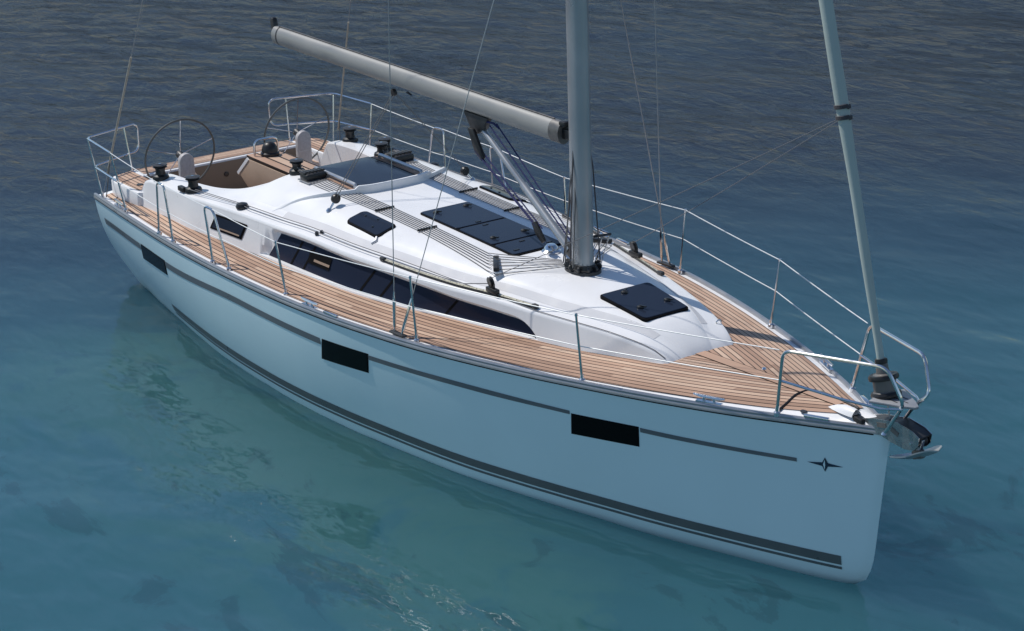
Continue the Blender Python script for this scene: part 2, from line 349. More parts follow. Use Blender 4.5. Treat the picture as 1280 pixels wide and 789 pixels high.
CX = sorted(set(list(np.round(np.arange(.78, 2.8, .05), 3)) + list(np.round(np.arange(2.8, 3.2, .02), 3)) + [3.2, 3.203] + list(np.round(np.arange(3.26, 3.7, .06), 3)) + list(np.round(np.arange(3.7, 4.3, .0125), 4)) + list(np.round(np.arange(4.3, 7.5, .1), 3)) + list(np.round(np.arange(7.5, 8.4, .03), 3)) + list(np.round(np.arange(8.4, 9.69, .03), 3))))
mb = MB()
for sgn in (1, -1): mb.grid([[(x, sgn * y, z) for y, z in csec(x)] for x in CX])
roof = part('coachroof', mb, M['deck'], label='smooth white coachroof and cockpit coamings', angle=24)

def wpatch(name, ulist, fn, m, sgn, off=.004):
    """sheet on the coachroof side: fn(u) gives (x, t_low, t_high)"""
    P = []
    for u in ulist:
        row = []
        for v in np.linspace(0, 1, 9):
            x, t0, t1 = fn(u); t = t0 + (t1 - t0) * v; xx = x(t) if callable(x) else x
            y, z = wall(xx, t); row.append((xx, sgn * (y - inset(xx, t) + off), z))
        P.append(row)
    return MB().grid(P)
for sgn in (-1, 1):
    us = np.linspace(0, 1, 90)
    def side(u):
        X = 3.90 + (8.225 - 3.90) * u
        return ((lambda t: X + (.30 * t) * (1 - u)), .092, max(.1, ttop(X) - .005))
    sw = part('side_window', wpatch('', us, side, M['glass'], sgn, .004), M['sidewin'], roof)
    for a in (4.36, 4.62, 5.70, 6.02, 6.95):
        part('window_joint', wpatch('', np.linspace(0, 1, 3), lambda u: ((lambda t: a + u * .035 + .28 * t), .10, ttop(a + .2) - .02), M['rubber'], sgn, .007), M['rubber'], roof)
    # opening light in the long window
    part('opening_light_frame', wpatch('', np.linspace(0, 1, 6), lambda u: ((lambda t: 4.70 + .42 * u + .12 * t), .34, .70), M['rubber'], sgn, .012), M['rubber'], roof)
    part('opening_light_reflection', wpatch('', np.linspace(0, 1, 6), lambda u: ((lambda t: 4.82 + .30 * u + .12 * t), .43, .50), M['beige'], sgn, .018), M['beige'], roof)  # pale beige sheet: a reflection painted across the opening light
    # small portlight further aft
    pl = part('portlight_frame', wpatch('', np.linspace(0, 1, 8), lambda u: ((lambda t: 2.70 + .70 * u + .22 * (t - .25)), .30, .80), M['rubber'], sgn, .006), M['rubber'], roof)
    part('portlight_pane', wpatch('', np.linspace(0, 1, 8), lambda u: ((lambda t: 2.74 + .62 * u + .22 * (t - .25)), .36, .74), M['glass'], sgn, .012), M['glass'], roof)
    part('portlight_bar', wpatch('', np.linspace(0, 1, 8), lambda u: ((lambda t: 2.84 + .50 * u + .22 * (t - .25)), .385, .43), M['beige'], sgn, .017), M['beige'], roof)

for sgn in (-1, 1):                                                 # light grey strip along the edge step of the roof panel
    mb = MB().grid([[(x, sgn * (float(yshf(x)) - q), roofz(x, float(yshf(x)) - q) + .002) for q in (.172, .20, .225, .248)] for x in np.linspace(3.95, 9.35, 90)])
    part('roof_step_strip', mb, M['strip'], roof)

# ------------------------------------------------------------------ decks
def yin_deck(x):
    if x < .78: return 1.10
    if x < 9.2: return float(ybf(x)) - .07
    return max(0, (float(ybf(9.2)) - .07) * (1 - sm(9.2, 9.55, x)))
DX = list(np.linspace(0.0, 9.2, 80)) + list(np.linspace(9.25, 9.55, 7)) + list(np.linspace(9.65, 11.7, 26))
mb = MB()
for sgn in (1, -1):
    mb.grid([[(x, sgn * y, deckz(x, y)) for y in np.linspace(float(ysf(x)) - .004, yin_deck(x), 12)] for x in DX + [11.85, 11.95]])
part('deck', mb, M['deck'], label='narrow white deck edge outside the teak')
mb = MB()
TX = [x for x in DX if .10 <= x <= 11.62]
for sgn in (1, -1):
    P = []
    for x in TX:
        m_ = .10 + .02 * sm(9, 11.5, x); yo = float(ysf(x)) - m_
        P.append([(x, sgn * y, deckz(x, y) + .009) for y in np.linspace(max(.02, yo), min(yin_deck(x), max(.0, yo - .01)), 14)])
    mb.grid(P)
part('teak_deck', mb, M['teak'], label='teak planked side decks and foredeck with dark seams', merge=0,
     uvf=lambda x, y, z: ((float(ysf(x)) - abs(y)) / .057 + (40 if y > 0 else 0), x + (13 if y > 0 else 0)))
mb = MB(); kx = np.linspace(9.5, 11.45, 40)
mb.grid([[(x, y, deckz(x, y) + .014) for y in (-.055, 0, .055)] for x in kx])
part('king_plank', mb, M['teak'], merge=0, uvf=lambda x, y, z: (.5 + y / .2, x * .8))
# margin seams beside the king plank are its own dark edges
mb = MB()
for sgn in (1, -1): mb.grid([[(x, sgn * y, deckz(x, y) + .013) for y in (.055, .063)] for x in kx])
part('king_plank_seam', mb, M['rubber'])

# ------------------------------------------------------------------ cockpit
mb = MB(); mb.box(.02, 3.3, -1.13, 1.13, .74, .80)
part('cockpit_sole', mb, M['teak'], merge=0, uvf=lambda x, y, z: (y / .055, x))
# transom beam: closed stern platform with a teak top
mb = MB().box(-.06, .26, -1.12, 1.12, .16, 1.288); tb = part('stern_platform', mb, M['deck'], bevel=.015)
mb = MB().box(-.045, .215, -1.08, 1.08, 1.27, 1.297); part('platform_planking', mb, M['teak'], tb, merge=0, uvf=lambda x, y, z: (x / .052 + .3, y))
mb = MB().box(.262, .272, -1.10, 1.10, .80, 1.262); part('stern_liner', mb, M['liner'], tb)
for yy in (-.42, .02, .42, .75):
    part('cockpit_lamp', MB().lathe([(.0, 0), (.032, .0), (.032, .012), (.018, .016), (.0, .016)], (.272, yy, 1.10), 14, (1, 0, 0)), M['dark'], tb)
for sgn in (-1, 1):
    poly = [(-.03, 1.125), (.03, 1.41), (.13, 1.48), (.3, 1.515), (.92, 1.50), (1.02, 1.30), (.98, 1.125)]
    mb = MB().prism([(a, sgn * b_) for a, b_ in poly], .98, 1.288, 'xy'); hs = part('helm_seat', mb, M['deck'], bevel=.022)
    poly = [(.0, 1.15), (.07, 1.37), (.16, 1.43), (.3, 1.462), (.84, 1.45), (.90, 1.30), (.84, 1.15)]
    mb = MB().prism([(a, sgn * b_) for a, b_ in poly], 1.27, 1.299, 'xy')
    part('helm_seat_planking', mb, M['teak'], hs, merge=0, uvf=lambda x, y, z: (abs(y) / .06, x))
    part('drain_cap', MB().lathe([(0, 0), (.045, 0), (.04, .008), (0, .009)], (.66, sgn * 1.34, 1.30), 16), M['dark'], hs)
    # side of the helm well and bench
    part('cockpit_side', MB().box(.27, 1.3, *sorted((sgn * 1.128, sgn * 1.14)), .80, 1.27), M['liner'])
    mb = MB().box(1.30, 3.16, *sorted((sgn * .62, sgn * 1.14)), .80, 1.235); bn = part('cockpit_bench', mb, M['deck'], bevel=.015)
    mb = MB().box(1.33, 3.14, *sorted((sgn * .65, sgn * 1.09)), 1.22, 1.246); part('bench_planking', mb, M['teak'], bn, merge=0, uvf=lambda x, y, z: (abs(y) / .055, x))
mb = MB().box(3.18, 3.22, -1.02, 1.02, .80, 1.56); bk = part('bulkhead', mb, M['deck'], bevel=.01)
part('companionway_door', MB().box(3.165, 3.178, -.33, .33, .95, 1.55), M['glass'], bk)
# table
mb = MB().prism([(1.34, 1.56), (1.085, 1.335), (1.34, 1.19), (1.46, .80), (2.5, .80), (2.66, 1.56)], -.165, .165); tab = part('cockpit_table', mb, M['beige'], bevel=.012)
mb = MB().prism([(1.335, 1.578), (1.045, 1.338), (1.075, 1.312), (1.375, 1.556)], -.215, .185); part('table_end_panel', mb, M['deck'], tab)
mb = MB().box(1.30, 2.70, -.20, .23, 1.565, 1.605); part('table_top', mb, M['teak'], tab, bevel=.008, merge=0, uvf=lambda x, y, z: (y / .14 + .5, x * .7))
mb = MB().prism([(1.37, 1.562), (1.085, 1.33), (1.34, 1.17), (2.64, 1.17), (2.64, 1.562)], -.208, -.167); part('table_leaf', mb, M['beige'], tab, bevel=.006)
part('table_handrail', MB().tube(fillet([(1.43, -.15, 1.60), (1.43, -.15, 1.80), (1.43, .17, 1.80), (1.43, .17, 1.60)], .09, 6), .014, 10), M['steel'], tab)
mb = MB().lathe([(.0, 0), (.115, 0), (.115, .03), (.10, .045), (.098, .07), (.088, .11), (.065, .145), (.035, .162), (0, .166)], (1.50, .02, 1.605), 24)
part('compass', mb, M['black'], tab)
# wheels and pedestals
for sgn in (-1, 1):
    yc = sgn * .815
    oval = [(yc + .095 * math.cos(a), 1.555 + .095 * math.sin(a)) for a in np.linspace(0, math.pi, 14)] + [(yc - .10, .80), (yc + .10, .80)]
    mb = MB().prism([(b_, a) for a, b_ in oval], 0, 1)
    mb.v = [(.86 + .07 * y, z_, x) for x, y, z_ in mb.v]             # lay the outline in the y-z plane, 7 cm thick
    pd = part('steering_pedestal', mb, M['ped'], bevel=.008)
    part('pedestal_seam', MB().box(.9295, .9325, yc - .095, yc + .095, 1.395, 1.402), M['alu'], pd)
    cw = np.array((.745, yc, 1.60)); tl = R(11); e1 = np.array((0, 1., 0)); e2 = np.array((math.sin(tl), 0, math.cos(tl))); ax = np.cross(e1, e2)
    ring = [tuple(cw + .465 * (math.cos(a) * e1 + math.sin(a) * e2)) for a in np.linspace(0, 2 * math.pi, 64, endpoint=False)]
    wh = part('steering_wheel', MB().tube(ring, .0125, 8, closed=True), M['leather'])
    mb = MB().lathe([(0, -.03), (.045, -.03), (.05, 0), (.04, .06), (0, .06)], tuple(cw), 16, tuple(ax)); part('wheel_hub', mb, M['dark'], wh)
    for a in np.linspace(0, 2 * math.pi, 5, endpoint=False) + math.pi / 2:
        part('wheel_spoke', MB().tube([tuple(cw + .03 * (math.cos(a) * e1 + math.sin(a) * e2)), tuple(cw + .458 * (math.cos(a) * e1 + math.sin(a) * e2))], .0055, 6), M['steel'], wh)

# ------------------------------------------------------------------ winches, clutches, lines
def winch(x, y, z, r=.085, h=.175, base=False):
    prof = [(0, 0), (r * 1.12, 0), (r * 1.15, .02), (r * 1.05, .045), (r * .70, .06), (r * .62, h * .55), (r * .72, h * .74), (r * 1.0, h * .80)]
    wn_ = part('winch', MB().lathe(prof + [(0, h * .80)], (x, y, z), 22), M['black'])
    part('winch_jaw', MB().lathe([(0, h * .805), (r * .98, h * .805), (r * .80, h * .86), (r * 1.02, h * .92), (r * 1.0, h * .96), (r * .5, h), (0, h)], (x, y, z), 22), M['dark'], wn_)
    part('winch_socket', MB().lathe([(0, 0), (.016, 0), (.016, .004), (0, .004)], (x, y, z + h), 10), M['steel'], wn_)
    return wn_
for sgn in (-1, 1):
    winch(1.22, sgn * 1.31, roofz(1.22, 1.31) + .0, .088, .185)
    w2 = winch(2.08, sgn * 1.305, roofz(2.08, 1.305), .088, .185)
    z2 = roofz(1.95, 1.33)
    part('rope_guide', MB().obox((1.96, sgn * 1.39, z2 + .03), (.07, 0, 0), (0, .03, 0), (0, 0, .03)), M['black'], w2, bevel=.012)
    wc = winch(3.24, sgn * .56, roofz(3.24, .56), .08, .165)
    zt = roofz(3.62, .57)
    cl = part('rope_clutch', MB().obox((3.64, sgn * .575, zt + .045), (.085, 0, 0), (0, .135, 0), (0, 0, .045)), M['black'], bevel=.03)
    part('clutch_plate', MB().obox((3.66, sgn * .575, zt + .006), (.12, 0, 0), (0, .145, 0), (0, 0, .006)), M['alu'], cl)
    for k in range(6):
        yy = sgn * (.46 + .046 * k)
        part('clutch_lever', MB().obox((3.615, yy, zt + .093), (.065, 0, .006), (0, .015, 0), (-.001, 0, .010)), M['dark'], cl, bevel=.005)
    # halyards led aft: mast foot, organiser, two fairleads, clutch, winch
    od = np.array((.165, sgn * .112, 0)); on = np.array((.026, -sgn * .040, 0))
    og = part('rope_organiser', MB().obox((7.24, sgn * .59, roofz(7.24, .59) + .030), od * 1.0, on * .62, (0, 0, .020)), M['black'], bevel=.008)
    part('organiser_plate', MB().obox((7.24, sgn * .59, roofz(7.24, .59) + .004), od * 1.06, on * .9, (0, 0, .005)), M['deck'], og)
    for xf in (5.08, 5.92):
        yc = .535 + (.005 if xf > 5.5 else 0)
        part('rope_fairlead', MB().obox((xf, sgn * yc, roofz(xf, yc) + .012), (.008, 0, 0), (0, .118, 0), (0, 0, .010)), M['black'])
    for k in range(7):
        f = k - 3
        pts = [(3.50, sgn * (.575 + .038 * f)), (3.9, sgn * (.572 + .036 * f)), (5.08, sgn * (.535 + .032 * f)), (5.92, sgn * (.54 + .031 * f)), (7.24 + .055 * f, sgn * (.59 + .0373 * f))]
        P = []
        for (a, b_), (c, d) in zip(pts[:-1], pts[1:]):
            for t in np.linspace(0, 1, 8, endpoint=False): P.append((a + (c - a) * t, b_ + (d - b_) * t, roofz(a + (c - a) * t, b_ + (d - b_) * t) + (.014 if a < 3.9 else .008)))
        x1, y1 = pts[-1]; P.append((x1, y1, roofz(x1, y1) + .04))
        xe, ye = 7.74 + .028 * f, sgn * (.145 + .014 * f)
        P.append((xe, ye, roofz(xe, ye) + .06))
        part('control_line', MB().tube(P, .0042, 6), [M['rope'], M['darkrope'], M['rope']][k % 3])
    for k in range(4):                                              # tails from the clutch round to the winch
        y0 = sgn * (.50 + .04 * k); z0 = roofz(3.4, .55)
        part('rope_tail', MB().tube(fillet([(3.55, y0, z0 + .05), (3.42, y0, z0 + .055 + .01 * k), (3.33, sgn * (.50 + .035 * k), z0 + .03), (3.30, sgn * .56 + .04 * math.cos(k * 2), z0 + .06 + .01 * k)], .05, 4), .006, 6), M['rope'])

# companionway hatch, grab rails, spray rail
def rounded(x0, x1, y0, y1, r, n=6):
    out = []
    for cx_, cy_, a0 in ((x1 - r, y1 - r, 0), (x0 + r, y1 - r, 90), (x0 + r, y0 + r, 180), (x1 - r, y0 + r, 270)):
        for a in np.linspace(a0, a0 + 90, n): out.append((cx_ + r * math.cos(R(a)), cy_ + r * math.sin(R(a))))
    return out
def roof_plate(outline, h, skirt=.03, flat=False):
    c = np.mean(np.array(outline), 0); rings = []
    if flat:                                                        # rigid panel: a plane laid over the roof
        A_ = np.array([(x, y, 1) for x, y in outline] + [(c[0], c[1], 1)] * 6); q_ = np.linalg.lstsq(A_, np.array([roofz(x, y) for x, y, _ in A_]), rcond=None)[0]
        pz = lambda x, y, d: q_[0] * x + q_[1] * y + q_[2] + d
        o3 = [(x, y, roofz(x, y) - .02) for x, y in outline]; t3 = [(x, y, pz(x, y, h - .003)) for x, y in outline]; u3 = [(c[0] + (x - c[0]) * .99, c[1] + (y - c[1]) * .99, pz(c[0] + (x - c[0]) * .99, c[1] + (y - c[1]) * .99, h)) for x, y in outline]
        mb = MB().grid([o3, t3, u3], close_v=True); b0 = len(mb.v) - len(outline); mb.f.append(tuple(range(b0, b0 + len(outline)))); return mb
    rings.append([(x, y, roofz(x, y) - .004) for x, y in outline])
    rings.append([(x, y, roofz(x, y) + h * .75) for x, y in outline])
    for k in (.985, .9, .75, .6, .45, .3, .15, .02): rings.append([(c[0] + (x - c[0]) * k, c[1] + (y - c[1]) * k, roofz(c[0] + (x - c[0]) * k, c[1] + (y - c[1]) * k) + h) for x, y in outline])
    mb = MB().grid(rings, close_v=True); b0 = len(mb.v) - len(outline); mb.f.append(tuple(range(b0, b0 + len(outline)))); return mb
def handle(x, y, h, par, ang=0.0):
    z = roofz(x, y) + h; c, s = math.cos(ang), math.sin(ang)
    part('hatch_handle', MB().lathe([(0, 0), (.034, 0), (.03, .012), (.014, .02), (0, .02)], (x, y, z), 14).obox((x + .03 * c, y + .03 * s, z + .017), (.035 * c, .035 * s, 0), (-.009 * s, .009 * c, 0), (0, 0, .006)), M['black'], par)
sl = part('companionway_hatch', roof_plate(rounded(3.26, 4.42, -.385, .385, .03), .022), M['rubber'])
part('hatch_slide', roof_plate(rounded(3.30, 4.40, -.345, .345, .02), .034), M['glass'], sl)
for sgn in (-1, 1):
    mb = MB().grid([[(x, sgn * y, roofz(x, y) + .012) for y in (.39, .43, .475)] for x in np.linspace(3.24, 4.40, 14)])
    part('hatch_coaming', mb, M['teak'], sl, merge=0, uvf=lambda x, y, z: (y / .3 + .2, x))
    P = [(3.42, sgn * .425, roofz(3.42, .42) + .02), (3.42, sgn * .425, roofz(3.4, .42) + .06), (4.30, sgn * .425, roofz(4.3, .42) + .06), (4.30, sgn * .425, roofz(4.3, .42) + .02)]
    part('grab_rail', MB().tube(fillet(P, .04, 4), .023, 10), M['alu'], sl)
# spray rail: a curved lip across the roof in front of the hatch
P = []; srx = pchip([0, .3, .48, .7, .85, 1.02, 1.15], [4.50, 4.48, 4.42, 4.29, 4.14, 3.90, 3.70]); srh = pchip([0, .46, .50, .7, .85, 1.02, 1.15], [.088, .086, .050, .042, .032, .018, .003])
for y in np.linspace(-1.15, 1.15, 121):
    x = float(srx(abs(y))); h = float(srh(abs(y))); g = (float(srx(abs(y) + .02)) - float(srx(max(0, abs(y) - .02)))) / (.04 if abs(y) > .02 else .02 + abs(y)); tn = np.array((g * math.copysign(1, y), 1.0)); tn /= np.linalg.norm(tn); nf = np.array((tn[1], -tn[0]))
    def off(d, hh):
        px, py = x + nf[0] * d, y + nf[1] * d; return (px, py, roofz(px, py) + hh)
    P.append([off(-.055, -.004), off(-.034, h * .85), off(-.026, h), off(-.004, h), off(.0, h - .006), off(.004, -.008)])
part('spray_rail', MB().grid(P), M['deck'], angle=30)

# deck hatches on the roof
mb = roof_plate(rounded(5.42, 7.17, -.335, .30, .07), .012); bh = part('skylight', mb, M['rubber'], label='row of three dark flush skylight panes aft of the mast')
for a, b_ in ((5.44, 6.135), (6.165, 6.775), (6.805, 7.15)):
    part('skylight_pane', roof_plate(rounded(a, b_, -.318, .283, .035), .020), M['glass'], bh)
for x, y, an in ((5.56, -.20, .6), (5.56, .18, .6), (6.62, -.2, .4), (6.62, .18, .4)): handle(x, y, .02, bh, an)
for x, y in ((6.09, -.02), (6.22, -.02), (6.87, -.02), (7.06, -.22), (7.06, .18)): part('hatch_hinge', MB().box(x - .012, x + .012, y - .03, y + .03, roofz(x, y) + .018, roofz(x, y) + .026), M['black'], bh)
for sgn in (-1, 1):
    # local plate rotated slightly with the roof edge
    ol = [(x, sgn * y) for x, y in rounded(4.98, 5.63, .715, .965, .06)]
    mb = roof_plate(ol, .016); sh = part('side_hatch', mb, M['rubber']); mb = roof_plate([(5.305 + (x - 5.305) * .95, sgn * .84 + (y - sgn * .84) * .9) for x, y in ol], .023); part('hatch_pane', mb, M['glass'], sh)
    for x, y in ((5.13, .80), (5.33, .77), (5.42, .89)): part('hatch_dog', MB().lathe([(0, 0), (.014, 0), (.012, .008), (0, .008)], (x, sgn * y, roofz(x, y) + .023), 10), M['black'], sh)
    part('hatch_drain', MB().tube([(5.60, sgn * .955, roofz(5.6, .955) + .005), (5.64, sgn * .985, roofz(5.64, .985) + .004), (5.62, sgn * 1.035, roofz(5.62, 1.035) + .004)], .016, 8), M['alu'], sh)
ol = [(8.50, -.30), (8.50, .30), (9.16, .265), (9.16, -.265)]
ol = [p[:2] for p in fillet([(a, b_, 0) for a, b_ in ol], .05, 5, closed=True)]
fh = part('foredeck_hatch', roof_plate(ol, .024, flat=True), M['rubber']); part('hatch_pane', roof_plate([(8.82 + (x - 8.82) * .955, y * .95) for x, y in ol], .032, flat=True), M['glass'], fh)
for x, y, an in ((8.60, -.07, 2.2), (8.94, -.15, .3), (8.94, .17, .3)): handle(x, y, .030, fh, an)
# flap line below the hatch: small round vent by the mast
mb = MB().lathe([(0, 0), (.10, 0), (.10, .012), (.075, .03), (.07, .05), (.045, .075), (0, .08)], (7.26, .06, roofz(7.26, .06)), 24); part('deck_vent', mb, M['steel'])

# genoa tracks with cars on the shelf outside the roof panel
for sgn in (-1, 1):
    tx = np.linspace(6.02, 8.12, 40); ty = lambda x: float(yshf(x)) - .065
    P = [[(x, sgn * (ty(x) + a), roofz(x, ty(x) + a) + h) for a, h in ((-.018, -.004), (-.018, .018), (-.015, .021), (.015, .021), (.018, .018), (.018, -.006))] for x in tx]
    tk = part('genoa_track', MB().grid(P), M['black'], angle=25)
    part('track_rail', MB().grid([[(x, sgn * (ty(x) + a), roofz(x, ty(x) + a) + .0250) for a in (-.0145, .0145)] for x in tx]), M['track'], tk)
    mb = MB()
    for x in np.arange(6.1, 8.1, .085): mb.lathe([(0, 0), (.006, 0), (0, .001)], (x, sgn * ty(x), roofz(x, ty(x)) + .0265), 6)
    part('track_hole', mb, M['black'], tk)
    for x in (6.02, 8.12): part('track_stop', MB().obox((x, sgn * ty(x), roofz(x, ty(x)) + .022), (.035, 0, 0), (0, .023, 0), (0, 0, .02)), M['dark'], tk, bevel=.008)
    xc = 7.58; zc = roofz(xc, ty(xc))
    part('track_car', MB().obox((xc, sgn * ty(xc), zc + .05), (.085, 0, 0), (0, .028, 0), (0, 0, .024)), M['black'], tk, bevel=.01)
    part('car_block', MB().lathe([(0, -.02), (.05, -.02), (.055, -.012), (.045, 0), (.055, .012), (.05, .02), (0, .02)], (xc - .03, sgn * ty(xc), zc + .125), 18, (.2, 1, .2)), M['black'], tk)
    part('car_bracket', MB().obox((xc, sgn * ty(xc), zc + .085), (.025, 0, 0), (0, .012, 0), (0, 0, .03)), M['black'], tk)

# ------------------------------------------------------------------ mast, boom, kicker
mt = lambda z: 7.862 - .0076 * (z - 1.77)
zs_ = [1.76, 3, 5, 8, 12, 16, 17.7]
def ell(cx_, z, a, b_, n=28):
    return [(cx_ + a * math.copysign(abs(math.cos(t)) ** .9, math.cos(t)), b_ * math.sin(t), z) for t in np.linspace(0, 2 * math.pi, n, endpoint=False)]
mb = MB().grid([ell(mt(z), z, .128, .088) for z in zs_], close_v=True); mb.f.append(tuple(range(len(mb.v) - 28, len(mb.v)))); mast = part('mast', mb, M['mast'], angle=60)
part('mast_groove', MB().grid([[(mt(z) - .131, y, z) for y in (-.012, .012)] for z in (2.2, 17.5)]), M['dark'], mast)
part('mast_collar', MB().grid([ell(7.862, roofz(7.86, 0) + h, a, b_) for h, a, b_ in ((-.01, .20, .165), (.02, .195, .16), (.028, .15, .11), (.07, .14, .10), (.075, .12, .08))], close_v=True), M['dark'], mast)
for k in range(11):                                                 # turning blocks round the foot
    a = k / 11 * 2 * math.pi + .2; x = 7.862 + .175 * math.cos(a); y = .15 * math.sin(a)
    part('turning_block', MB().lathe([(0, -.012), (.026, -.012), (.03, 0), (.026, .012), (0, .012)], (x, y, roofz(x, y) + .055), 12, (math.cos(a + 1.3), math.sin(a + 1.3), .2)), M['dark'], mast)
for k, (y, zt, dx) in enumerate(((-.095, 2.55, -.06), (-.10, 2.75, .0), (-.098, 2.4, .03), (-.08, 2.35, -.10), (.098, 2.6, -.02), (.1, 2.8, .05), (.09, 2.5, -.08), (.06, 2.3, -.125))):
    part('halyard', MB().tube([(7.862 + dx * 1.5, y * 1.55, roofz(7.86, 0) + .06), (7.86 + dx, y * 1.04, zt), (7.85 + dx * .6, y * .8, zt + .25)], .0065, 6), M['darkrope' if k % 2 else 'rope'], mast)
pr = part('pin_rail', MB().tube([(7.90, .11, 2.10), (7.92, .30, 2.09)], .014, 8), M['dark'], mast)
for yy in (.20, .29): part('pin_rail_leg', MB().tube([(7.91, yy, 2.08), (7.86, yy * .75, roofz(7.86, .2))], .007, 6), M['steel'], mast)
bz = lambda x: 3.087 + (7.5 - x) * .0115
mb = MB().tube([(x, 0, bz(x)) for x in np.linspace(1.92, 7.5, 20)], .075, 22, ry=.108); boom = part('boom', mb, M['boom'], angle=60)
part('boom_track', MB().tube([(x, 0, bz(x) + .110) for x in (2.0, 4.5, 7.45)], .011, 6), M['dark'], boom)
mb = MB().tube([(7.44, 0, bz(7.44)), (7.60, 0, bz(7.6) - .0)], .079, 22, ry=.112); part('boom_fitting', mb, M['fit'], boom)
part('gooseneck', MB().obox((7.68, 0, bz(7.6)), (.08, 0, 0), (0, .03, 0), (0, 0, .05)), M['black'], boom, bevel=.01)
part('gooseneck_cheek', MB().obox((7.62, 0, bz(7.6) + .095), (.05, 0, 0), (0, .05, 0), (0, 0, .03)), M['black'], boom, bevel=.02)
part('boom_band', MB().tube([(2.02, 0, bz(2.02)), (2.045, 0, bz(2.045))], .077, 22, ry=.110), M['dark'], boom)
part('boom_end_cap', MB().prism([(1.915, bz(1.92) - .09), (1.925, bz(1.92) + .11), (1.90, bz(1.92) + .19), (1.85, bz(1.92) + .20), (1.83, bz(1.92) + .15), (1.885, bz(1.92) - .08)], -.03, .03), M['dark'], boom, bevel=.01)
part('boom_sheave', MB().lathe([(0, -.02), (.035, -.02), (.04, 0), (.035, .02), (0, .02)], (1.875, 0, bz(1.9) + .165), 14, (0, 1, 0)), M['black'], boom)
# rod kicker with tackle
A, B = np.array((6.12, 0, 2.90)), np.array((7.66, 0, 1.93)); mid = A + (B - A) * .52
kk = part('boom_vang', MB().tube([tuple(A), tuple(mid)], .030, 14), M['mast'])
part('vang_sleeve', MB().tube([tuple(A + (B - A) * .50), tuple(B)], .042, 14), M['mast'], kk)
part('vang_bracket', MB().prism([(5.90, 2.995), (6.34, 2.99), (6.26, 2.86), (6.14, 2.79), (6.02, 2.84)], -.035, .035), M['dark'], kk, bevel=.01)
part('vang_foot', MB().obox((7.69, 0, 1.92), (.07, 0, -.03), (0, .03, 0), (.02, 0, .06)), M['dark'], kk, bevel=.01)
part('vang_block', MB().prism([(6.06, 2.86), (6.16, 2.86), (6.34, 2.60), (6.30, 2.55), (6.18, 2.62)], -.10, -.06), M['black'], kk, bevel=.012)
part('vang_block', MB().prism([(7.13, 2.10), (7.21, 2.13), (7.36, 1.96), (7.31, 1.92), (7.20, 1.99)], -.09, -.06), M['black'], kk, bevel=.012)
for pts in ([(6.22, -.08, 2.62), (7.25, -.075, 2.06)], [(6.27, -.06, 2.64), (7.29, -.065, 2.07)], [(6.19, -.095, 2.64), (7.20, -.085, 2.08)], [(6.38, .05, 2.93), (7.74, .07, 1.93)], [(6.36, -.02, 2.92), (7.72, .02, 1.96)]):
    part('vang_rope', MB().tube(pts, .0075, 6), M['bluerope'], kk)
part('vang_rope', MB().tube([(6.30, -.02, 2.95), (6.40, .0, 2.95), (6.46, .03, 2.90)], .012, 6), M['bluerope'], kk)

